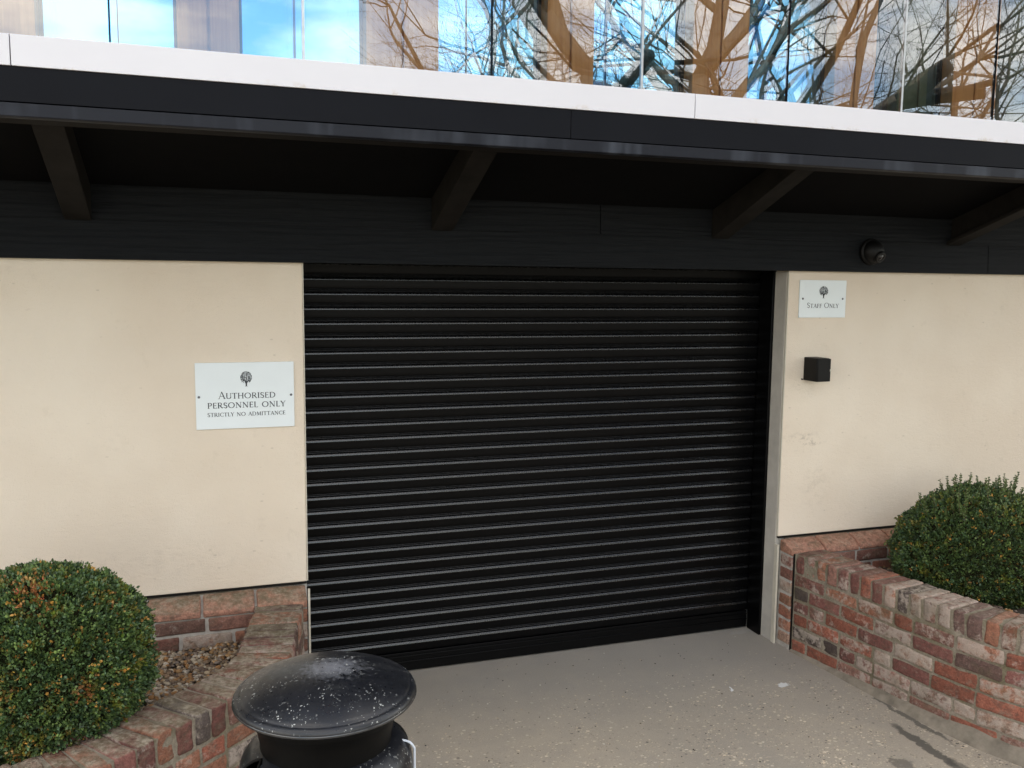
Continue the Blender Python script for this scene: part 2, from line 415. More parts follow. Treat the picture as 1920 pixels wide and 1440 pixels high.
# brick plinth -------------------------------------------------------------
PAL = [((.29,.11,.075), 4, .32), ((.33,.155,.10), 3, .38), ((.20,.09,.078), 3, .4), ((.13,.085,.075), 1.6, .4), ((.09,.08,.075), .9, .5),
       ((.36,.25,.19), 2.6, .8), ((.28,.15,.12), 3, .65)]
def bcol(rnd, pinkish=0):
    r = rnd.random()*sum(p[1] for p in PAL)
    for c, w, wh in PAL:
        r -= w
        if r <= 0: break
    k = rnd.uniform(.72, 1.28)
    c = tuple(x*k for x in c)
    if pinkish: c = tuple(x*(1-pinkish)+y*pinkish for x, y in zip(c, (.46,.25,.175)))
    return c + (max(0, min(1, wh + .1 + rnd.uniform(-.35, .4))),)

_t = bmesh.new(); bmesh.ops.create_cube(_t, size=1)
bmesh.ops.subdivide_edges(_t, edges=_t.edges[:], cuts=4, use_grid_fill=True)
BT_V = [v.co.copy() for v in _t.verts]; BT_F = [[v.index for v in f.verts] for f in _t.faces]; _t.free()
def brick(mb, O, ux, uy, uz, L, W, H, rnd, color, jit=.0022, rd=.006, shape=None):
    """rounded, slightly irregular brick, O = centre"""
    off = Vector((rnd.uniform(0,99), rnd.uniform(0,99), rnd.uniform(0,99)))
    tw = rnd.uniform(-.012, .012); vs = []
    for v in BT_V:
        p = Vector((v.x*L, v.y*W, v.z*H))
        # outer grid lines pulled to the corners so the rounding is tight
        def pull(t, S):
            a = abs(t)/S
            if .25 < a < .35: return math.copysign(S*.5 - rd*1.5, t)
            return t
        q = Vector((pull(p.x, L), pull(p.y, W), pull(p.z, H)))
        ext = [abs(v.x) > .45, abs(v.y) > .45, abs(v.z) > .45]
        k = sum(ext)
        if k >= 2:
            s = rd*(.36 if k == 2 else .55)
            q = Vector((q.x - math.copysign(s, q.x)*ext[0], q.y - math.copysign(s, q.y)*ext[1], q.z - math.copysign(s, q.z)*ext[2]))
        n = noise.noise_vector(q*14 + off)*jit*1.6 + noise.noise_vector(q*45 + off)*jit*1.1
        q = q + n; q = Vector((q.x, q.y + q.x*tw*.4, q.z + q.x*tw))
        if shape: q = shape(q)
        vs.append(O + ux*q.x + uy*q.y + uz*q.z)
    mb.add(vs, BT_F, color)

def plinth(x0, x1, side_x, rnd):
    """front face at y=4.12, courses of stretchers, squint bricks on top"""
    mb = MB(); X, Y, Z = Vector((1,0,0)), Vector((0,1,0)), Vector((0,0,1))
    yf = 4.122
    for c in range(7):
        z = .545 - .0375 - c*.075
        x = (side_x if side_x == x0 else x1); sgn = 1 if side_x == x0 else -1
        first = True; 
        while (x < x1 - .02) if sgn > 0 else (x > x0 + .02):
            L = (.1025 if first and c % 2 else .215); first = False
            L = min(L, (x1 - x) if sgn > 0 else (x - x0))
            if L > .03:
                brick(mb, Vector((x + sgn*L/2, yf+.052, z)), X, Y, Z, L-.002, .104, .064, rnd, bcol(rnd, .2))
            x += sgn*(L+.010)
    # top course
    x = side_x; sgn = 1 if side_x == x0 else -1
    def slope(q):   # push the front top edge down: a squint profile
        t = max(0, min(1, (.055 - q.y)/.115))
        top = .036 - .048*t**1.7
        q.z = -.036 + (q.z+.036)*(top+.036)/.072
        return q
    while (x < x1 - .02) if sgn > 0 else (x > x0 + .02):
        L = min(.225, (x1 - x) if sgn > 0 else (x - x0))
        col_ = bcol(rnd, .75); col_ = tuple(x*1.15 for x in col_[:3]) + (col_[3]*.5,)
        brick(mb, Vector((x + sgn*L/2, yf+.055, .582)), X, Y, Z, L-.002, .118, .072, rnd, col_, shape=slope)
        x += sgn*(L+.010)
    o = part(mb, 'brick_plinth', M['brick'], smooth=True)
    m2 = MB()
    m2.extrude_x([(yf+.005, 0), (yf+.006, .552), (yf+.035, .574), (yf+.10, .602), (D-.0005, .610), (D-.0005, 0)], x0+.004, x1-.004)
    part(m2, 'mortar', M['mortar2'], parent=o)
    return o
rb = random.Random(3)
o = plinth(-4.0, XL-.012, XL-.012, rb); o['label'] = 'brick plinth left of the shutter'
o = plinth(XR+.010, 8.0, XR+.010, rb); o['label'] = 'brick plinth right of the shutter'
# wall mass hidden behind plinth
m = MB(); m.box((-7, D+.002, 0), (XL-.062, D+.2, .617)); m.box((XR+.052, D+.002, 0), (9, D+.2, .617)); part(m, 'wall_core', M['mortar'])

# roller shutter -------------------------------------------------------------
sh = MB(); P = .0735; prof = []
z = .11
while z < 2.34:
    # face leans a little downwards, then a curved shoulder (8 to 60 degrees) catches the sky
    prof += [(YS+.001, z), (YS-.0072, z+.0010), (YS-.0082, z+.0030), (YS-.0096, z+.018), (YS-.0113, z+.034), (YS-.0125, z+.0415)]
    yy, z2 = YS-.0125, z+.0415
    for a_, st in ((5, .0012), (9, .0012), (12, .0013), (15, .0014), (18, .0014), (22, .0015), (26, .0016), (30, .0016), (35, .0015), (42, .0012), (56, .0008)):
        yy += math.sin(R(a_))*st; z2 += math.cos(R(a_))*st; prof.append((yy, z2))
    prof += [(YS+.002, z2+.0006), (YS+.002, z+.0570), (YS-.0020, z+.0580), (YS-.0026, z+.0600), (YS-.0018, z+.0612), (YS+.002, z+.0625), (YS+.002, z+.0655), (YS-.0024, z+.0662), (YS-.0028, z+.0680), (YS-.0018, z+.0690), (YS+.002, z+.0700)]
    z += P
n = len(prof)
vs = [(XL-.03, y, zz) for y, zz in prof] + [(XR-.001, y, zz) for y, zz in prof]
sh.add(vs, [(i, n+i, n+i+1, i+1) for i in range(n-1)])
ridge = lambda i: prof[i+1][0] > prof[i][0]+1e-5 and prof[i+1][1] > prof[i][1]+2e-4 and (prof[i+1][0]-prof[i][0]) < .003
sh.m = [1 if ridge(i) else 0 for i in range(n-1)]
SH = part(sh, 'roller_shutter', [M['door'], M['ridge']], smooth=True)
SH['label'] = 'black roller shutter of horizontal convex laths, closed'
m = MB(); m.box((XL-.03, YS-.016, .008), (XR-.026, YS+.02, .108)); m.box((XL-.03, YS-.022, .085), (XR-.026, YS-.0165, .092)); m.box((XL-.03, YS-.022, .055), (XR-.026, YS-.0165, .062))
part(m, 'bottom_bar', M['door'], SH, bevel=.002)
for x0, x1 in ((XR-.022, XR), (XL-.0, XL+.006)):
    m = MB(); m.box((x0, YS-.14, 0), (x1, YS-.018 if x0 > 2 else YS-.02, 2.2)); part(m, 'guide_rail', M['door'], SH, bevel=.002)
m = MB(); m.box((XL-.05, YS+.06, 0), (XR+.04, YS+.1, 2.4)); part(m, 'backing_panel', M['void'], SH)

# weatherboards --------------------------------------------------------------
def board(z0, z1, x0, x1, y=None, t=.03):
    y = D-.032 if y is None else y
    m = MB(); m.extrude_x([(y, z0), (y+.010, z1+.004), (y+.030, z1+.004), (y+t, z0)], x0, x1)
    return part(m, 'cladding_board', M['clad'], bevel=.002)
for i in range(5):
    z0 = ZL + i*.170
    joints = [(-7, 4.443), (4.447, 9)] if i % 2 == 0 else [(-7, 1.9), (1.904, 9)]
    for x0, x1 in joints: board(z0, z0+.172, x0, x1, D-.034)
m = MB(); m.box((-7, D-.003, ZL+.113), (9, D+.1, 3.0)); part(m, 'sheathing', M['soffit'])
m = MB(); m.box((XL, D-.001, ZL+.002), (XR, YS+.1, ZL+.012)); part(m, 'opening_head', M['soffit'])

# canopy: fascia, drip, struts, soffit -----------------------------------------
XC0, XC1 = -4.2, 4.28
m = MB()
for a, b in ((XC0, 1.3325), (1.3345, XC1)): m.box((a, YF, 2.604), (b, YF+.06, 2.711))
part(m, 'canopy_fascia', M['fascia'], bevel=.0015)
m = MB(); m.extrude_x([(YF-.004, 2.600), (YF-.004, 2.560), (YF+.004, 2.556), (YF+.03, 2.556), (YF+.03, 2.600)], XC0, XC1); part(m, 'drip_edge', M['drip'], bevel=.0015)
m = MB(); m.box((XC0, YF+.0305, 2.5555), (XC1, YF+.128, 2.603)); part(m, 'fascia_beam', M['under'], bevel=.003)
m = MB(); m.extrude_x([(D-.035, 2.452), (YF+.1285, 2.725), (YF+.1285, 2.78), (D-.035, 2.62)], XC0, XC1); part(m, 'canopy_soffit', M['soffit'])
for xa in (-.50, 1.075, 2.595, -2.1, -3.6):
    m = MB(); w = .052
    y0, z0, y1, z1 = D-.036, 2.300, YF+.10, 2.662
    m.extrude_x([(y0, z0), (y1, z1-.020), (y1+.029, z1-.025), (y1+.029, z1+.060), (y0, z0+.150)], xa-w, xa+w)
    part(m, 'canopy_strut', M['strut'], bevel=.004)
m = MB(); w = .05   # solid end bracket
m.extrude_x([(D-.036, 2.302), (D-.036, 2.451), (YF+.13, 2.722), (YF+.13, 2.60), (YF+.14, 2.585)], 4.165-.02, 4.165+.02)
o = part(m, 'end_bracket', M['under'], bevel=.003); o['label'] = 'solid end bracket at the right end of the canopy'
m = MB(); m.extrude_x([(D-.036, 2.2995), (YF+.13, 2.580), (YF+.13, 2.600), (D-.036, 2.322)], 4.165-.05, 4.165+.05); part(m, 'cap_strip', M['strut'], parent=o, bevel=.003)
bpy.data.objects[-1] if False else None
# white slab edge
m = MB()
edges = [-4.6, -.5575, 1.864, 4.29, 6.71]
for a, b in zip(edges[:-1], edges[1:]): m.box((a+.0015, YF-.004, 2.713), (b-.0015, YF+.05, 2.809))
part(m, 'white_band', M['band'], bevel=.0015)
m = MB(); m.box((-4.6, YF+.051, 2.765), (6.7, D+4, 2.8)); part(m, 'upper_floor_slab', M['floor'])

# upper floor: glass skin, timber, windows --------------------------------------
k = 3.36/3.244
tim = [(-.715,-.484), (-.067,.13), (.555,.815), (1.232,1.422), (1.849,2.102), (2.524,2.73), (3.153,3.40), (3.82,4.03), (4.45,4.70), (-1.33,-1.12), (-2.0,-1.76)]
tim = sorted((a*k, b*k) for a, b in tim)
ZT = 5.6
for a, b in tim:
    c = (a+b)/2; m = MB()
    m.box((a, 3.36, 2.801), (c-.004, 3.40, ZT)); m.box((c+.004, 3.36, 2.801), (b, 3.40, ZT)); m.box((a+.002, 3.385, 2.802), (b-.002, 3.46, ZT-.002))
    part(m, 'timber_panel', M['timber'], bevel=.002)
for (a0, b0), (a1, b1) in zip(tim[:-1], tim[1:]):
    a, b = b0, a1; c = (a+b)/2
    m = MB(); 
    m.box((a, 3.43, 2.801), (a+.012, 3.47, ZT)); m.box((b-.012, 3.43, 2.801), (b, 3.47, ZT)); m.box((a+.012, 3.43, 2.801), (b-.012, 3.47, 2.815))
    wf = part(m, 'window_frame', M['fascia'])
    m = MB(); tilt = random.uniform(-.004, .004)
    m.add([(a+.012, 3.44, 2.815), (b-.012, 3.44+tilt, 2.815), (b-.012, 3.44+tilt, ZT), (a+.012, 3.44, ZT)], [(0,1,2,3)])
    part(m, 'window_pane', M['window'], wf)
rs = [-3.62,-2.86,-2.2,-1.56,-.92,-.272, .341, 1.022, 1.636, 2.306, 2.895, 3.409, 4.05, 4.7]
for i, (a, b) in enumerate(zip(rs[:-1], rs[1:])):
    m = MB(); random.seed(i+40); ty = random.uniform(-.003, .003); tz = random.uniform(-.006, .006)
    m.add([(a+.004, YF+.02, 2.8095), (b-.004, YF+.02+ty, 2.8095), (b-.004, YF+.02+ty+tz, 4.9), (a+.004, YF+.02+tz, 4.9)], [(0,1,2,3)])
    part(m, 'glass_panel', M['skin'])
    m = MB(); th = .0045 if i % 2 else .002
    m.box((b-th, YF+.016, 2.8095), (b+th, YF+.030, 4.9)); part(m, 'glazing_joint', M['alu'] if i % 2 else M['fascia'])
m = MB(); m.box((-4.6, 3.47, ZT), (7, D+5, 7.4)); m.box((-4.6, D+4.8, 2.8), (7, D+5, ZT)); m.box((-4.6, 3.3, 2.8), (-4.4, D+5, ZT)); m.box((6.8, 3.3, 2.8), (7, D+5, ZT)); m.box((-7, D+.21, 0), (XL-.07, D+5, 2.7)); m.box((XR+.06, D+.21, 0), (9, D+5, 2.7)); m.box((XL-.06, YS+.11, 0), (XR+.05, D+5, 2.7))
part(m, 'building_core', M['floor'])
for c in list(B.children):   # cap strip etc. were placed in world space under parts: parts have identity world offset
    pass

# ------------------------------------------------------------------ planters
def resample(path, step):
    out = []; 
    pts = [Vector((p[0], p[1], 0)) for p in path]
    # Catmull-Rom densify
    d = []
    for i in range(len(pts)-1):
        p0 = pts[max(i-1,0)]; p1 = pts[i]; p2 = pts[i+1]; p3 = pts[min(i+2, len(pts)-1)]
        for k in range(12):
            t = k/12
            d.append(.5*((2*p1)+(p2-p0)*t+(2*p0-5*p1+4*p2-p3)*t*t+(3*p1-p0-3*p2+p3)*t*t*t))
    d.append(pts[-1])
    cum = [0]
    for a, b in zip(d[:-1], d[1:]): cum.append(cum[-1]+(b-a).length)
    def at(s):
        s = max(0, min(cum[-1]-1e-6, s))
        for i in range(len(cum)-1):
            if cum[i+1] > s: break
        t = (s-cum[i])/(cum[i+1]-cum[i]); p = d[i].lerp(d[i+1], t); return p, (d[i+1]-d[i]).normalized()
    return at, cum[-1]

def planter(name, label, path, inward, rise, rnd, haunch, courses=6, white=0.):
    at, Ltot = resample(path, .1)
    ZC = .46
    root = MB(); Z = Vector((0,0,1))
    def frame(s):
        p, t = at(s); nrm = Vector((-t.y, t.x, 0))*inward   # nrm points into the bed
        return p, t, nrm
    sc = lambda s: 1 + rise*s/Ltot
    for c in range(courses):
        s = 0 if c % 2 == 0 else -.1125
        while s < Ltot-.03:
            a = max(s, 0.004); b = min(s+.215, Ltot)
            if rnd.random() < .15 and b-a > .2: b = a + .105
            if b-a > .03:
                p, t, nn = frame((a+b)/2); kz = sc((a+b)/2)
                z = (ZC - .0425 - c*.075)*kz
                col_ = bcol(rnd, .05); col_ = col_[:3] + (min(1, col_[3]+white*rnd.random()),)
                brick(root, p + nn*(.053+rnd.uniform(-.002,.003)) + Z*z, t, nn, Z, (b-a)-.002, .104, .065*kz, rnd, col_, jit=.003, rd=.006)
            s = b + .010 if s < 0 or b > a+.2 or b-a < .2 else b+.010
    s = .006
    while s < Ltot-.05:
        w = .065 + rnd.uniform(-.005, .004)
        p, t, nn = frame(s + w/2); kz = sc(s)
        col_ = bcol(rnd, .05); col_ = col_[:3] + (min(1, col_[3]+white*rnd.random()),)
        brick(root, p + nn*(.1075+rnd.uniform(-.005,.005)) + Z*(ZC*kz + .055+rnd.uniform(-.003,.004)), t, nn, Z, w, .215, .108, rnd, col_, jit=.0035, rd=.0075)
        s += w + .011
    o = root.build(name, M['brick'], smooth=True)
    tag(o, label, 'planter wall')
    mb = MB(); K = 90; ring = []
    for i in range(K+1):
        s = Ltot*i/K; p, t, nn = frame(s); kz = sc(s)
        for off, z in ((.006, 0), (.006, ZC*kz+.104), (.209, ZC*kz+.104), (.209, 0)):
            q = p + nn*off; mb.v.append((q.x, q.y, z))
    for i in range(K):
        for j in range(3):
            mb.f.append([i*4+j, i*4+j+1, i*4+4+j+1, i*4+4+j]); mb.m.append(0)
    mb.f.append([0,1,2,3]); mb.m.append(0); mb.f.append([K*4+j for j in (3,2,1,0)]); mb.m.append(0)
    mb.build('mortar', M['mortar'], o)
    if haunch:
        mb = MB(); hb = 4
        for i in range(K+1):
            s = Ltot*i/K; p, t, nn = frame(s)
            wd = haunch(s/Ltot) * (1 + .25*noise.noise(Vector((s*6, 3, 1))))
            hh = min(.09, wd*.9) * (1 + .3*noise.noise(Vector((s*5, 8, 1))))
            for off, z in ((.004, hh+.004), (-wd*.5, hh*.75), (-wd, hh*.12), (-wd-.008, -.01)):
                q = p + nn*off; mb.v.append((q.x, q.y, z))
        for i in range(K):
            for j in range(3): mb.f.append([i*4+j, i*4+4+j, i*4+4+j+1, i*4+j+1]); mb.m.append(0)
        mb.build('mortar_haunch', M['haunch'], o, smooth=True)
    return o
rp = random.Random(11)
LP = [(.395,4.105),(.345,3.877),(.285,3.560),(.195,3.37),(.051,3.216),(-.097,3.076),(-.277,2.91),(-.46,2.80),(-.80,2.64),(-1.3,2.52),(-1.9,2.5)]
RP = [(3.082,4.105),(3.108,3.95),(3.142,3.713),(3.185,3.4),(3.235,3.1),(3.305,2.87),(3.47,2.55),(3.8,2.2),(4.35,2.0),(5.2,1.95)]
planter('planter_wall', 'curved reclaimed brick planter wall left of the shutter beside the litter bin', LP, -1, .0, rp, None, white=.25)
planter('planter_wall', 'curved reclaimed brick planter wall right of the shutter with mortar haunch at its foot', RP, 1, .06, rp, lambda t: .010+.065*min(1, t*2.2), white=.3)
# dark movement joint at the right plinth
m = MB(); m.box((XR+.019, 4.108, 0), (XR+.028, 4.119, .56)); o = m.build('movement_joint', M['under'], None)
o.parent = B; o.matrix_parent_inverse = Matrix.Translation(-BL)

# beds: soil sheets (structure) + gravel
def bed(path, zt, inner, kind_name):
    m = MB(); n = len(path); vs = [(x, y, zt) for x, y in path]; m.add(vs, [tuple(range(n))]); return tag(m.build('planting_bed', M['soil']), kind='structure')
def rock(mb, p, r, rnd, c):
    vs = []; fs = []
    ph = ICO_V; off = Vector((rnd.uniform(0,9), rnd.uniform(0,9), 0)); s = Vector((rnd.uniform(.8,1.35), rnd.uniform(.7,1.1), rnd.uniform(.5,.8)))
    a = rnd.uniform(0, 6.28); ca, sa = math.cos(a), math.sin(a)
    for v in ph:
        q = v*(1+.25*noise.noise(v*1.3+off)); q = Vector((q.x*s.x, q.y*s.y, q.z*s.z))*r
        vs.append((p[0]+q.x*ca-q.y*sa, p[1]+q.x*sa+q.y*ca, p[2]+q.z))
    mb.add(vs, ICO_F, c)
_t = bmesh.new(); bmesh.ops.create_icosphere(_t, subdivisions=2, radius=1); ICO_V = [v.co.copy() for v in _t.verts]; ICO_F = [[v.index for v in f.verts] for f in _t.faces]; _t.free()
GC = [(.46,.36,.24),(.34,.25,.16),(.50,.42,.31),(.20,.14,.09),(.42,.25,.11),(.56,.49,.40),(.25,.20,.16),(.38,.20,.08),(.16,.11,.08),(.28,.19,.12)]
def gravel(at_path, inward, depth0, depth1, srange, n, rnd, zt, label, ylim=4.11):
    at, L = resample(at_path, .1); mb = MB(); k = 0
    while k < n:
        s = rnd.uniform(*srange)*L; p, t = at(s); nn = Vector((-t.y, t.x, 0))*inward
        q = p + nn*rnd.uniform(depth0, depth1)
        if q.y > ylim: continue
        c = GC[rnd.randrange(len(GC))]; kk = rnd.uniform(.7, 1.15)
        rock(mb, (q.x, q.y, zt + rnd.uniform(-.006, .012) + .022*noise.noise(q*5)), abs(rnd.gauss(.0075, .0022))+.002, rnd, tuple(x*kk*.8 for x in c)+(1,))
        k += 1
    return tag(mb.build('gravel', M['gravel'], smooth=True), label, 'gravel', kind='stuff')
def inset(path, inward, d):
    at, L = resample(path, .1); out = []
    for i in range(25):
        p, t = at(L*i/24); nn = Vector((-t.y, t.x, 0))*inward; out.append(((p+nn*d).x, (p+nn*d).y))
    return out
li = inset(LP, -1, .2); bed(li + [(-2.2, 2.9), (-3.9, 3.2), (-3.9, 4.121), (li[0][0], 4.121)], .405, 0, 0)
ri = inset(RP, 1, .2); bed(ri + [(5.6, 2.2), (7.5, 2.6), (7.5, 4.121), (ri[0][0], 4.121)], .420, 0, 0)
gravel(LP, -1, .20, .66, (0, .78), 9000, random.Random(5), .413, 'pale flint gravel mulch in the left planter around the rounded box bush')
gravel(RP, 1, .20, .60, (0, .55), 2500, random.Random(6), .428, 'pale flint gravel mulch in the right planter under the box bush')

rd_ = random.Random(77); mb = MB()
for i in range(420):
    x, y = rd_.uniform(.4, 3.1), 2.2 + rd_.random()**.8*2.2
    c = rd_.choice([(.08,.06,.04),(.12,.09,.06),(.6,.55,.45),(.45,.36,.25),(.06,.055,.05)])
    if x > 3.0: continue
    rock(mb, (x, y, .0015), rd_.uniform(.0012, .0042), rd_, c+(1,))
tag(mb.build('grit', M['gravel'], smooth=True), 'loose grit and leaf crumbs scattered over the concrete in front of the shutter', 'grit', kind='stuff')

# ------------------------------------------------------------------ box bushes
def bush(name, label, C, rad, nl, rnd, warm, sprigs, zg, patches, dark=1.0):
    mb = MB(); C = Vector(C)
    def surf(d):
        n = noise.noise(d*2.3 + C*3)*.07 + noise.noise(d*6 + C)*.055 + noise.noise(d*14 + C)*.05
        return Vector((d.x*rad[0], d.y*rad[1], d.z*rad[2]))*(1+n)
    greens = [(.046,.078,.022),(.062,.098,.028),(.034,.060,.020),(.090,.130,.036),(.045,.080,.036)]
    def leaf(p, nrm, size, c):
        up = (nrm + Vector((rnd.gauss(0,.55), rnd.gauss(0,.55), rnd.gauss(0,.55)+.25))).normalized()
        sd = up.cross(Vector((rnd.gauss(0,1), rnd.gauss(0,1), rnd.gauss(0,1)))).normalized()
        fw = sd.cross(up)
        # cupped oval leaf, six corners folded on the midrib
        l = size; w = size*.32
        a = p; b = p + up*l*.35 + sd*w + fw*w*.35; c2 = p + up*l*.78 + sd*w*.75 + fw*w*.25; t = p + up*l; d2 = p + up*l*.78 - sd*w*.75 + fw*w*.25; e = p + up*l*.35 - sd*w + fw*w*.35
        mb.add([a, b, c2, t, d2, e], [(0,1,2,3), (0,3,4,5)], c)
    def colr(d, q):
        c = greens[rnd.randrange(5)]; k = rnd.uniform(.7, 1.35)*dark*1.3*(1+.7*max(-.6, noise.noise(d*11+C*5)))
        c = tuple(x*k for x in c)
        # brown or yellow patches where shoots have been scorched
        for pd, pr, pc, pf in patches:
            dd = (d-pd).length
            if dd < pr and rnd.random() < pf*(1-dd/pr)*1.4: return tuple(x*rnd.uniform(.7,1.3) for x in pc)+(1,)
        nz = noise.noise(d*5.5+C*7)
        if nz > .28 and rnd.random() < warm: return tuple(x*rnd.uniform(.8,1.3) for x in (.12,.13,.022))+(1,)
        if rnd.random() < .025*warm*2: return (.30*k,.16*k,.035*k,1)
        return c+(1,)
    for i in range(nl):
        # shoots: tufts of leaves around a point just inside the surface
        d = Vector((rnd.gauss(0,1), rnd.gauss(0,1), rnd.gauss(0,1))).normalized()
        if d.z < -.75: continue
        q = surf(d)*(1 - abs(rnd.gauss(0, .035)) + rnd.choice((0,0,0,.02)))
        p = C + q
        if p.z < zg: continue
        nrm = Vector((d.x/rad[0], d.y/rad[1], d.z/rad[2])).normalized()
        c = colr(d, q)
        for _ in range(5):
            kk = rnd.uniform(.8, 1.25)
            leaf(p + Vector((rnd.gauss(0,.005), rnd.gauss(0,.005), rnd.gauss(0,.005))), nrm, rnd.uniform(.009, .0145), (c[0]*kk, c[1]*kk, c[2]*kk, 1))
    tw = MB()
    for i in range(sprigs):
        az = rnd.uniform(0, 6.28); rr = rnd.uniform(.1, 1.15)
        d = Vector((math.cos(az)*rr, math.sin(az)*rr, 1)).normalized()
        p = C + surf(d)*.97; h = rnd.choice((.04, .06, .09, .13))*rnd.uniform(.8, 1.15)
        dirv = (Vector((0,0,1)) + d*.35 + Vector((rnd.gauss(0,.12), rnd.gauss(0,.12), 0))).normalized()
        tw.tube([p - dirv*.03, p + dirv*h*.5, p + dirv*h], [.0016, .0013, .0007], 5)
        k = int(h/.011)
        for j in range(k+1):
            q = p + dirv*(h*(j+.3)/(k+1)); s = rnd.uniform(.010, .016)*(1.15 - .35*j/(k+1))
            for sg in range(4):
                a = sg*math.pi/2 + j*.8; sdv = dirv.orthogonal(); sdv.rotate(Matrix.Rotation(a, 3, dirv))
                kk = rnd.uniform(.9, 1.5); leaf(q, (sdv + dirv*.8).normalized(), s, (.07*kk, .105*kk, .028*kk, 1))
    # woody stems inside
    for i in range(26):
        az = rnd.uniform(0, 6.28); el = rnd.uniform(.15, 1.4); d = Vector((math.cos(az)*math.cos(el), math.sin(az)*math.cos(el), math.sin(el)))
        b = Vector((C.x, C.y, zg)); e = C + surf(d)*.92; mid = b.lerp(e, .5) + Vector((rnd.gauss(0,.02), rnd.gauss(0,.02), .02))
        tw.tube([b, mid, e], [.008, .005, .002], 6)
    root = empty(name, (C.x, C.y, zg)); tag(root, label, 'bush')
    inv = Matrix.Translation(-Vector((C.x, C.y, zg)))
    f = mb.build('foliage', M['leaf'], root); f.matrix_parent_inverse = inv
    s = tw.build('stem', M['twig'], root); s.matrix_parent_inverse = inv
    core = MB(); ci = []
    for v in ICO3_V: 
        q = surf(v)*.86; ci.append(C + Vector((q.x, q.y, max(q.z, zg - C.z))))
    core.add(ci, ICO3_F); co = core.build('inner_dark_core', M['stem'], root, smooth=True); co.matrix_parent_inverse = inv  # solid dark core added inside the leaves for occlusion
    return root
_t = bmesh.new(); bmesh.ops.create_icosphere(_t, subdivisions=4, radius=1); ICO3_V = [v.co.copy() for v in _t.verts]; ICO3_F = [[v.index for v in f.verts] for f in _t.faces]; _t.free()
OR = (.30,.15,.045); YE = (.22,.18,.04)
def dv(x, y, z): return Vector((x, y, z)).normalized()
bush('box_bush', 'dense clipped box bush with orange scorched leaf tips in the left planter', (-.545, 3.30, .735), (.33,.325,.335), 19000, random.Random(21), .75, 0, .40,
     [(dv(-.05,-.35,1), .26, OR, .55), (dv(.05,-.6,.85), .22, OR, .35), (dv(-.55,-.2,.9), .28, OR, .6), (dv(.45,-.9,.05), .16, OR, .6), (dv(-.35,-1,.0), .2, YE, .5), (dv(-.1,-1,-.5), .22, YE, .5), (dv(.3,-.8,-.6), .25, (.14,.09,.05), .5), (dv(-.3,-.9,.3), .25, YE, .3), (dv(.75,-.3,.75), .2, OR, .25)])
bush('box_bush', 'dark green box bush with upright unclipped shoots in the right planter', (3.97, 3.70, .575), (.46,.38,.395), 23000, random.Random(33), .55, 95, .42,
     [(dv(-.1,-.6,.8), .22, YE, .35), (dv(.35,-.5,.8), .35, (.12,.14,.03), .6), (dv(-.7,-.7,.0), .12, YE, .3)], dark=.78)

# ------------------------------------------------------------------ litter bin
bx, by = .282, 2.375
BN = empty('litter_bin', (bx, by, 0)); tag(BN, 'black plastic litter bin with domed speckled lid in front of the shutter', 'litter bin')
def bpart(m, name, mat, parent=BN, **k): return m.build(name, mat, parent, **k)
m = MB(); prof = [(0, 1.000), (.04, .9995), (.08, .997), (.12, .9915), (.16, .983), (.195, .972), (.218, .961), (.228, .9555), (.2295, .9525), (.2325, .9525), (.2385, .9505), (.2425, .9465), (.245, .9405), (.2455, .935), (.2435, .930), (.238, .926), (.230, .925)]
m.lathe(prof, seg=96); bpart(m, 'lid', M['lid'], smooth=True)
m = MB(); m.lathe([(.233, .9255), (.226, .914), (.209, .898), (.194, .880), (.184, .858), (.177, .82), (.176, .78), (.176, .70), (.176, .66)], seg=96); bpart(m, 'neck', M['binbody'], smooth=True)
m = MB(); m.tube([(.2405*math.cos(2*math.pi*j/96), .2405*math.sin(2*math.pi*j/96), .934) for j in range(96)], .0060, 10, closed=True); bpart(m, 'lid_rim', M['rimgloss'], smooth=True)
# body shell with rounded shoulder; two oval openings are cut in the shoulder
m = MB(); seg = 120
bprof = [(.177, .806), (.190, .803), (.203, .796), (.215, .785), (.225, .771), (.2315, .755), (.235, .735), (.2365, .70), (.2365, .55), (.238, .54), (.238, .50), (.2355, .49), (.233, .2), (.231, .05), (.222, .03), (.10, .03)]
# densify
dens = []
for (r0, z0), (r1, z1) in zip(bprof[:-1], bprof[1:]):
    kq = max(1, int(math.hypot(r1-r0, z1-z0)/.008)) if z0 > .6 else 1
    for j in range(kq): dens.append((r0+(r1-r0)*j/kq, z0+(z1-z0)*j/kq))
dens.append(bprof[-1]); n = len(dens); vs = []
holes = [(R(199), .752), (R(19), .752), (R(109), .752), (R(298+0), 9)]
def inhole(a, z):
    for ha, hz in holes:
        da = (a-ha+math.pi) % (2*math.pi) - math.pi
        if (da/.17)**2 + ((z-hz)/.052)**2 < 1: return True
    return False
for k in range(seg):
    a = 2*math.pi*k/seg
    for r, z in dens: vs.append((r*math.cos(a), r*math.sin(a), z))
fs = []
for k in range(seg):
    k2 = (k+1) % seg; am = 2*math.pi*(k+.5)/seg
    for i in range(n-1):
        if inhole(am, (dens[i][1]+dens[i+1][1])/2): continue
        fs.append((k*n+i, k*n+i+1, k2*n+i+1, k2*n+i))
m.add(vs, fs); o = bpart(m, 'body', M['lid'], smooth=True)
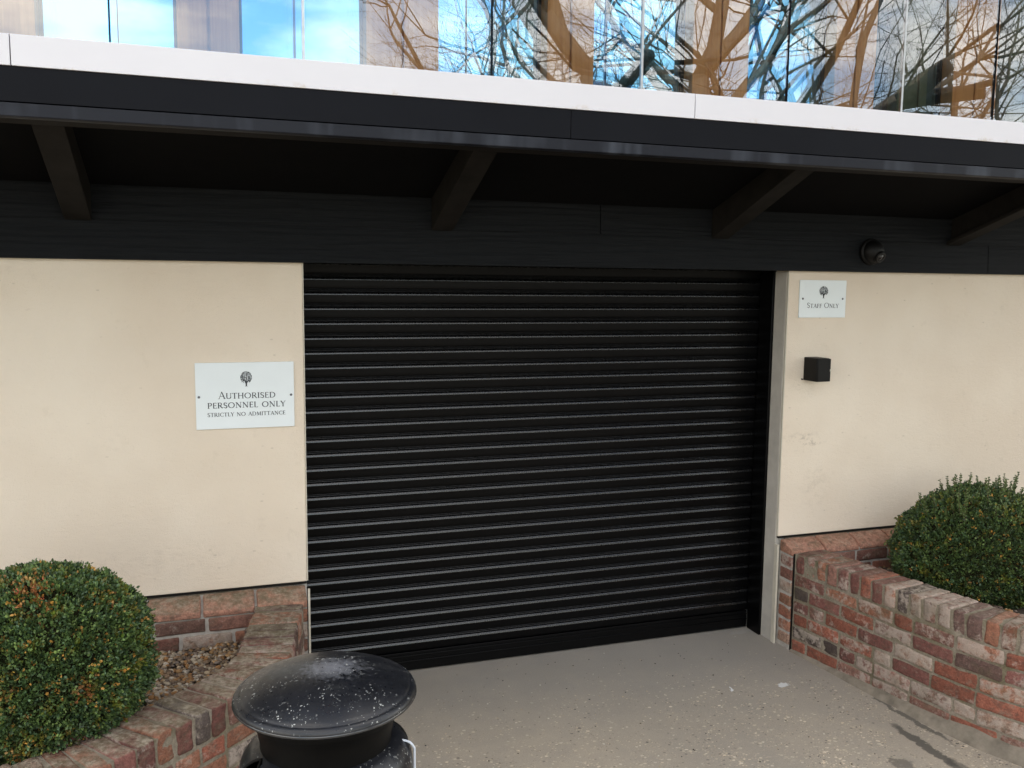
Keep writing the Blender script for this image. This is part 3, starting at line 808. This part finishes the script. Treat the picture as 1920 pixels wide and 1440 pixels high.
for ha, hz in holes[:3]:
    pts = []
    for j in range(28):
        t = 2*math.pi*j/28; z = hz + .052*math.sin(t); a = ha + .17*math.cos(t)
        r = next((r0+(r1-r0)*(z-z0)/(z1-z0) for (r0,z0),(r1,z1) in zip(dens[:-1], dens[1:]) if min(z0,z1) <= z <= max(z0,z1) and z0 != z1), .23)
        pts.append(((r+.001)*math.cos(a), (r+.001)*math.sin(a), z))
    mm = MB(); mm.tube(pts, .0042, 8, closed=True); bpart(mm, 'opening_rim', M['binbody'], parent=o, smooth=True)
# pale strip: runs over the shoulder on the side facing the shutter
mm = MB(); pts = []
for j in range(22):
    t = j/21; a = R(-18) + R(62)*0 ; 
    zz = .812 - .30*t
    if t < .22: r = .183 + .050*math.sin(t/.22*math.pi/2); z = .792 - .020*(t/.22)**2
    else: r = .2385; z = .772 - (t-.22)*.36
    pts.append(((r+.0015)*math.cos(R(-13)), (r+.0015)*math.sin(R(-13)), z))
mm.tube(pts, .0035, 8); bpart(mm, 'pale_strip', M['rim'], smooth=True)
m = MB(); m.lathe([(.0, .74), (.17, .74), (.17, .66), (.0, .66)], seg=48); bpart(m, 'liner', M['void'])
m = MB(); m.lathe([(.0, .001), (.225, .001), (.225, .03), (.0, .03)], seg=48); bpart(m, 'foot_ring', M['binbody'])

# ------------------------------------------------------------------ lettering (stroke built roman capitals)
TH, TN, SF = .125, .055, .045
def arc(cx, cy, rx, ry, a0, a1, n=14): return [(cx+rx*math.cos(R(a0+(a1-a0)*i/n)), cy+ry*math.sin(R(a0+(a1-a0)*i/n))) for i in range(n+1)]
def glyph(ch):
    """returns (width, [ (points, widths) ])"""
    S = []
    def ln(a, b, w): S.append(([a, b], [w, w]))
    def sf(x, y, w=.17): ln((x-w, y), (x+w, y), SF)
    def ring(pts, ang):  # width varies with direction of the stroke
        ws = []
        for i in range(len(pts)):
            p, q = pts[max(0, i-1)], pts[min(len(pts)-1, i+1)]
            d = math.atan2(q[1]-p[1], q[0]-p[0]); ws.append(TN + (TH-TN)*abs(math.sin(d))**1.5)
        S.append((pts, ws))
    if ch == 'A': w = .82; ln((.1,0), (.42,1), TN); ln((.40,1), (.74,0), TH); ln((.24,.36), (.60,.36), TN); sf(.1,.02,.12); sf(.74,.02,.14)
    elif ch == 'U': w = .82; ln((.14,1), (.14,.35), TH); ring(arc(.42,.32,.28,.31,180,360), 0); ln((.70,1), (.70,.3), TN+.01); sf(.14,.98,.13); sf(.70,.98,.12)
    elif ch == 'T': w = .74; ln((.37,0), (.37,.97), TH); ln((.03,.97), (.71,.97), TN); ln((.04,1), (.04,.84), TN); ln((.70,1), (.70,.84), TN); sf(.37,.02,.15)
    elif ch == 'H': w = .90; ln((.15,0), (.15,1), TH); ln((.74,0), (.74,1), TH); ln((.15,.52), (.74,.52), TN); [sf(x, y, .13) for x in (.15,.74) for y in (.02,.98)]
    elif ch == 'O': w = 1.0; ring(arc(.49,.5,.41,.47,0,360,28), 0)
    elif ch == 'R': w = .76; ln((.15,0), (.15,1), TH); S.append(([(.15,.97)]+arc(.36,.735,.21,.235,90,-90)+[(.15,.50)], [TN]*4+[TH*.8]*10+[TN]*3)); ln((.34,.5), (.72,.0), TH); sf(.15,.02,.13); sf(.08,.98,.06)
    elif ch == 'I': w = .34; ln((.17,0), (.17,1), TH); sf(.17,.02,.14); sf(.17,.98,.14)
    elif ch == 'S': w = .60; pts = arc(.29,.74,.19,.22,20,245,16)[:]+arc(.30,.26,.21,.23,65,-160,16); ws = [TN if i < 6 or i > 28 else TH*.9 for i in range(len(pts))]; S.append((pts, ws)); ln((.49,.95), (.49,.78), TN); ln((.07,.06), (.07,.22), TN)
    elif ch == 'E': w = .62; ln((.15,0), (.15,1), TH); ln((.1,.97), (.52,.97), TN); ln((.15,.52), (.46,.52), TN); ln((.1,.03), (.56,.03), TN); ln((.51,1), (.51,.84), TN); ln((.55,0), (.57,.17), TN); ln((.46,.6), (.46,.44), TN)
    elif ch == 'D': w = .90; ln((.15,0), (.15,1), TH); p = [(.15,.97), (.35,.97)]+arc(.38,.5,.42,.47,85,-85,18)+[(.35,.03), (.15,.03)]; ring(p, 0); sf(.08,.98,.06); sf(.08,.02,.06)
    elif ch == 'P': w = .66; ln((.15,0), (.15,1), TH); S.append(([(.15,.97)]+arc(.36,.72,.21,.25,90,-90)+[(.2,.47)], [TN]*4+[TH*.85]*10+[TN]*3)); sf(.15,.02,.14); sf(.08,.98,.06)
    elif ch == 'N': w = .92; ln((.15,0), (.15,1), TN); ln((.15,.98), (.76,.02), TH); ln((.76,0), (.76,1), TN); sf(.15,.02,.13); sf(.08,.98,.07); sf(.76,.98,.13)
    elif ch == 'L': w = .60; ln((.15,0), (.15,1), TH); ln((.1,.03), (.55,.03), TN); ln((.54,0), (.56,.17), TN); sf(.15,.98,.13)
    elif ch == 'Y': w = .76; ln((.08,1), (.38,.5), TH); ln((.68,1), (.38,.5), TN); ln((.38,.52), (.38,0), TH); sf(.08,.98,.11); sf(.68,.98,.10); sf(.38,.02,.14)
    elif ch == 'C': w = .82; ring(arc(.50,.5,.42,.47,48,312,22), 0); ln((.79,.93), (.79,.76), TN); ln((.80,.08), (.80,.22), TN)
    elif ch == 'M': w = 1.04; ln((.14,0), (.20,1), TN); ln((.20,.98), (.52,.05), TH); ln((.52,.05), (.84,.98), TN); ln((.84,1), (.90,0), TH); sf(.14,.02,.11); sf(.90,.02,.13)
    elif ch == 'F': w = .58; ln((.15,0), (.15,1), TH); ln((.1,.97), (.53,.97), TN); ln((.15,.52), (.45,.52), TN); ln((.52,1), (.52,.84), TN); ln((.45,.6), (.45,.44), TN); sf(.15,.02,.14)
    else: w = .42
    return w, S
def text(mb, s, cx, z, target_w, cap, y, big=()):
    """small caps line centred at cx, baseline z; index in big -> taller initial"""
    x = 0; items = []
    for i, ch in enumerate(s):
        k = 1.28 if i in big else 1.0
        w, S = glyph(ch); items.append((x, k, S)); x += w*k + .07
    tot = x - .07; sx = target_w/tot
    for x0, k, S in items:
        for pts, ws in S:
            P2 = [(cx - target_w/2 + (x0 + px*k)*sx, z + py*k*cap) for px, py in pts]
            n = len(P2); L = []; Rr = []
            for i in range(n):
                p, q = P2[max(0,i-1)], P2[min(n-1,i+1)]
                dx, dz = q[0]-p[0], q[1]-p[1]; l = math.hypot(dx, dz) or 1; nx, nz = -dz/l, dx/l
                h = ws[i]*cap*.5*1.4
                L.append((P2[i][0]+nx*h, y, P2[i][1]+nz*h)); Rr.append((P2[i][0]-nx*h, y, P2[i][1]-nz*h))
                y -= 2e-7
            for i in range(n-1): mb.add([L[i], L[i+1], Rr[i+1], Rr[i]], [(3,2,1,0)])
        y -= 2e-6
def emblem(mb, cx, z0, w, h, y, rnd):
    """spreading tree in an egg outline: trunk, boughs and leaf flecks"""
    def poly(pts):
        nonlocal y
        mb.add([(cx+px*w, y, z0+pz*h) for px, pz in pts], [tuple(range(len(pts)))]); y -= 1e-6
    poly([(-.16,0), (-.06,.035), (-.065,.26), (.075,.26), (.06,.035), (.18,0), (.03,.018), (-.04,.018)])
    def bough(a, b, wa, wb):
        dx, dz = b[0]-a[0], b[1]-a[1]; l = math.hypot(dx, dz); nx, nz = -dz/l, dx/l
        poly([(a[0]+nx*wa, a[1]+nz*wa), (b[0]+nx*wb, b[1]+nz*wb), (b[0]-nx*wb, b[1]-nz*wb), (a[0]-nx*wa, a[1]-nz*wa)])
    for a, b, wa, wb in (((0,.22),(-.14,.42),.07,.04), ((-.14,.42),(-.33,.50),.035,.015), ((-.14,.42),(-.18,.70),.035,.012), ((0,.22),(.15,.38),.06,.04), ((.15,.38),(.36,.40),.035,.012),
                         ((.15,.38),(.2,.68),.035,.012), ((0,.22),(.02,.80),.05,.012), ((-.2,.46),(-.42,.30),.02,.01), ((-.33,.5),(-.30,.75),.02,.01), ((.2,.5),(.38,.62),.02,.01)): bough(a, b, wa, wb)
    k = 0
    while k < 560:
        px, pz = rnd.uniform(-.5,.5), rnd.uniform(.2, 1)
        e = (px/.5)**2 + ((pz-.60)/.40)**2
        if e > 1 or rnd.random() > .35+.75*e: continue
        if pz < .34 and abs(px) < .22: continue
        s = rnd.uniform(.018, .036); a = rnd.uniform(0, 3.14)
        poly([(px+s*math.cos(a+t)*(1.0 if i % 2 else .6), pz+s*math.sin(a+t)*(1.0 if i % 2 else .6)) for i, t in enumerate((0,1.57,3.14,4.71))]); k += 1
def sign(label, x0, x1, z0, z1, tilt, build):
    c = Vector(((x0+x1)/2, D-.0045, (z0+z1)/2)); root = empty('sign', c); tag(root, label, 'sign')
    hw, hh = (x1-x0)/2, (z1-z0)/2
    m = MB(); m.box((-hw, -.0035, -hh), (hw, .0035, hh)); m.build('panel', M['sign'], root, bevel=.0008)
    m = MB(); build(m, hw, hh); o = m.build('lettering', M['ink'], root)
    m = MB(); emb(m, hw, hh, label); m.build('tree_emblem', M['ink'], root)
    for s in (-1, 1):
        m = MB(); q = hw-.014 if hw > .2 else hw-.022
        m.tube([(s*q, -.0036, scz), (s*q, -.0065, scz)], [.0058, .0045], 16); m.build('screw_cap', M['screw'], root)
    root.rotation_euler = (0, R(tilt), 0); return root
re_ = random.Random(2)
def emb(m, hw, hh, label):
    if hw > .2: emblem(m, .004, .040, .050, .070, -.0041, re_)
    else: emblem(m, .003, .003, .058, .068, -.0041, re_)
def t1(m, hw, hh):
    text(m, 'AUTHORISED', .006, -.0135, .252, .0255, -.0041, big=(0,))
    text(m, 'PERSONNEL ONLY', .005, -.056, .343, .0255, -.0041)
    text(m, 'STRICTLY NO ADMITTANCE', .004, -.094, .343, .0175, -.0041)
scz = -.003
sign('large white sign reading authorised personnel only on the wall left of the shutter', -.056, .376, 1.382, 1.684, 0, t1)
def t2(m, hw, hh): text(m, 'STAFF ONLY', .002, -.050, .214, .0225, -.0041, big=(0, 6))
scz = .001
sign('small white sign reading staff only on the wall right of the shutter', 3.134, 3.446, 1.879, 2.089, 0, t2)

# ------------------------------------------------------------------ wall box, dome camera
root = empty('wall_box', (3.23, D, 1.59)); tag(root, 'small square black plastic box fixed to the cream wall below the staff sign', 'wall box')
m = MB(); m.box((-.044, -.118, -.063), (.044, -.001, .068)); m.build('housing', M['plastic'], root, bevel=.006, bseg=3)
m = MB(); m.box((-.0425, -.128, -.061), (.0425, -.1195, .066)); m.build('front_plate', M['plastic'], root, bevel=.004, bseg=3)
m = MB(); m.box((.036, -.1295, -.004), (.0425, -.1282, .008)); m.build('status_mark', M['bead'], root)
m = MB(); m.tube([(-.052, 0, -.058), (-.052, -.012, -.058)], [.004, .003], 10); m.build('fixing_screw', M['plastic'], root)

root = empty('security_camera', (3.575, D-.034, 2.252)); tag(root, 'black dome security camera mounted on the dark board above the staff sign', 'security camera')
def yl(mb, prof, seg=48):   # lathe about the y axis
    n = len(prof); vs = []
    for k in range(seg):
        a = 2*math.pi*k/seg
        for r, y in prof: vs.append((r*math.cos(a), y, r*math.sin(a)))
    mb.add(vs, [(k*n+i, k*n+i+1, ((k+1)%seg)*n+i+1, ((k+1)%seg)*n+i) for k in range(seg) for i in range(n-1)])
m = MB(); yl(m, [(0, 0), (.074, 0), (.075, -.010), (.072, -.018), (.066, -.022), (.05, -.023)]); m.build('base', M['plastic'], root, smooth=True)
m = MB(); yl(m, [(.064, -.018)] + [(.064*math.cos(R(a)), -.02-.058*math.sin(R(a))) for a in range(0, 91, 9)]); m.build('ball', M['plastic'], root, smooth=True)
dr = Vector((.12, -.86, -.5)).normalized(); o0 = Vector((0.006, -.020, -.004))
m = MB(); m.tube([o0+dr*.045, o0+dr*.0625, o0+dr*.064], [.034, .033, .030], 32); o = m.build('lens_housing', M['plastic'], root, smooth=True)
m = MB(); q = dr.orthogonal().normalized(); q2 = dr.cross(q)
m.tube([o0+dr*.0645+(q*math.cos(t*.2618)+q2*math.sin(t*.2618))*.025 for t in range(24)], .0022, 8, closed=True); m.build('lens_ring', M['chrome'], o, smooth=True)
m = MB(); m.tube([o0+dr*.060, o0+dr*.0655], [.018, .016], 24); m.build('lens', M['lens'], o, smooth=True)

# ------------------------------------------------------------------ bare oaks behind the photographer (seen mirrored in the glazing)
def oak(name_label, loc, H, seed, spread=1.0, lean=(0,0), levels=6, r0=.42, fork=2.2):
    rnd = random.Random(seed); tr = MB(); br = MB()
    def clear(q, m=0): return q.x+loc[0] < (.150+m)*(6.49-(q.y+loc[1])) or q.y+loc[1] > -1.8-m*8
    def grow(p, d, L, r, lev, mb):
        if clear(p, rnd.uniform(-.0, .06)): return
        n = 5 if lev < 3 else 3; pts = [p]; rads = [r]; q = p.copy(); dd = d.copy()
        kids = []
        for i in range(n):
            dd = (dd + Vector((rnd.gauss(0,.17), rnd.gauss(0,.17), rnd.gauss(0,.12) + (.05 if lev > 1 else .0)))).normalized()
            if clear(q) and len(pts) > 1: break
            q = q + dd*L/n; pts.append(q.copy()); rads.append(r*(1 - .42*(i+1)/n)); 
            if lev < levels and i >= 1 and rnd.random() < (.85 if lev > 1 else .55): kids.append((q.copy(), dd.copy(), rads[-1]))
        mb.tube(pts, rads, 8 if lev < 2 else (5 if lev < 4 else 3))
        if lev >= levels: return
        ends = 2 if lev < levels-1 else 3
        for k in range(ends):
            a = rnd.uniform(0, 6.28); ax = dd.orthogonal(); ax.rotate(Matrix.Rotation(a, 3, dd))
            nd = (dd + ax*rnd.uniform(.35, .9)*spread).normalized()
            if nd.z < -.25: nd.z = -.1; nd.normalize()
            grow(q, nd, L*rnd.uniform(.62, .85), rads[-1]*rnd.uniform(.65,.85), lev+1, br)
        for kp, kd, kr in kids:
            a = rnd.uniform(0, 6.28); ax = kd.orthogonal(); ax.rotate(Matrix.Rotation(a, 3, kd))
            nd = (kd*.6 + ax*rnd.uniform(.6, 1.1)*spread).normalized()
            if nd.z < -.25: nd.z = -.1; nd.normalize()
            grow(kp, nd, L*rnd.uniform(.5, .75), kr*rnd.uniform(.35,.6), lev+1, br)
    base = Vector((0, 0, -.05)); d = Vector((lean[0], lean[1], 1)).normalized()
    tr.tube([base, base+d*fork*.3, base+d*fork*.7, base+d*fork], [r0*1.35, r0*1.05, r0*.95, r0*.92], 12)
    top = base + d*fork
    nb = 4
    for k in range(nb):
        a = k*6.283/nb + rnd.uniform(-.4,.4)
        nd = Vector((math.cos(a)*.75*spread, math.sin(a)*.75*spread, 1.0)).normalized()
        grow(top, nd, H*.30, r0*rnd.uniform(.42,.62), 1, br)
    root = empty('oak_tree', loc); tag(root, name_label, 'tree', 'bare trees behind the viewpoint')
    tr.build('trunk', M['bark'], root, smooth=True); br.build('branches', M['bark'], root, smooth=True)
    return root
oak('large spreading bare oak reflected in the middle of the upper glazing', (5.9,-3.4,0), 10, 101, .95, (.03,.1), 6, .50)
oak('bare oak standing farther off, reflected left of the centre of the glazing', (7.3,-12.3,0), 10.5, 57, .9, (.05,0), 6, .42)
oak('leaning bare oak reflected at the right end of the glazing', (18.5,-10.5,0), 12, 35, 1.0, (-.05,.1), 6, .30)
oak('bare oak with tall forked limbs, reflected just right of the centre of the glazing', (9.3,-7.6,0), 11, 79, .9, (.12,0), 6, .36)

# ------------------------------------------------------------------ camera
cd = bpy.data.cameras.new('camera'); cam = bpy.data.objects.new('camera', cd); col.objects.link(cam)
Rv, Uv, Fv = Vector((0.94677011,-0.32175831,0.00989697)), Vector((0.02634775,0.108096,0.99379125)), Vector((0.32083041,0.94063109,-0.11081966))
mt = Matrix.Identity(4)
for i in range(3): mt[i][0] = Rv[i]; mt[i][1] = Uv[i]; mt[i][2] = -Fv[i]; mt[i][3] = (0,0,2.05)[i]
cam.matrix_world = mt; cd.lens = 36*1680.2/1920; cd.sensor_width = 36; cd.clip_end = 1000; cd.clip_start = .05
scn.camera = cam

# ------------------------------------------------------------------ light
SEL, SAZ = 27, 20    # sun behind the building, to the left
w = bpy.data.worlds.new('World'); scn.world = w; w.use_nodes = True; nt = w.node_tree; nt.nodes.clear()
out = nt.nodes.new('ShaderNodeOutputWorld'); bg = nt.nodes.new('ShaderNodeBackground'); sky = nt.nodes.new('ShaderNodeTexSky')
sky.sky_type = 'NISHITA'; sky.sun_disc = False; sky.sun_elevation = R(SEL); sky.sun_rotation = R(-SAZ)
bg.inputs[1].default_value = .12
tc = nt.nodes.new('ShaderNodeTexCoord'); mp = nt.nodes.new('ShaderNodeMapping'); mp.inputs['Scale'].default_value = (1,1,2.6); mp.inputs['Location'].default_value = (.35,.2,.1)
nz = nt.nodes.new('ShaderNodeTexNoise'); nz.inputs['Scale'].default_value = 3.4; nz.inputs['Detail'].default_value = 7; nz.inputs['Roughness'].default_value = .55
rp_ = nt.nodes.new('ShaderNodeValToRGB'); rp_.color_ramp.elements[0].position = .44; rp_.color_ramp.elements[1].position = .58
mx = nt.nodes.new('ShaderNodeMix'); mx.data_type = 'RGBA'; mx.inputs[7].default_value = (9.5,8.9,8.1,1)
L = nt.links.new
L(tc.outputs['Generated'], mp.inputs[0]); L(mp.outputs[0], nz.inputs[0]); L(nz.outputs[0], rp_.inputs[0]); L(rp_.outputs[0], mx.inputs[0]); L(sky.outputs[0], mx.inputs[6])
L(mx.outputs[2], bg.inputs[0]); L(bg.outputs[0], out.inputs[0])
sd = bpy.data.lights.new('sun', 'SUN'); sd.energy = 3; sd.angle = R(.5); sd.color = (1,.93,.83)
so = bpy.data.objects.new('sun', sd); col.objects.link(so)
az = R(SAZ)   # direction towards the sun: +y turned towards -x
tos = Vector((-math.sin(az)*math.cos(R(SEL)), math.cos(az)*math.cos(R(SEL)), math.sin(R(SEL))))
so.rotation_euler = (-tos).to_track_quat('-Z', 'Y').to_euler()
so.location = (0, 0, 20)

vs_ = scn.view_settings; scn.display_settings.display_device = 'sRGB'
vs_.view_transform = 'Standard'; vs_.look = 'None'; vs_.gamma = 1; vs_.exposure = 1.7
scn.cycles.max_bounces = 8; scn.cycles.transparent_max_bounces = 12
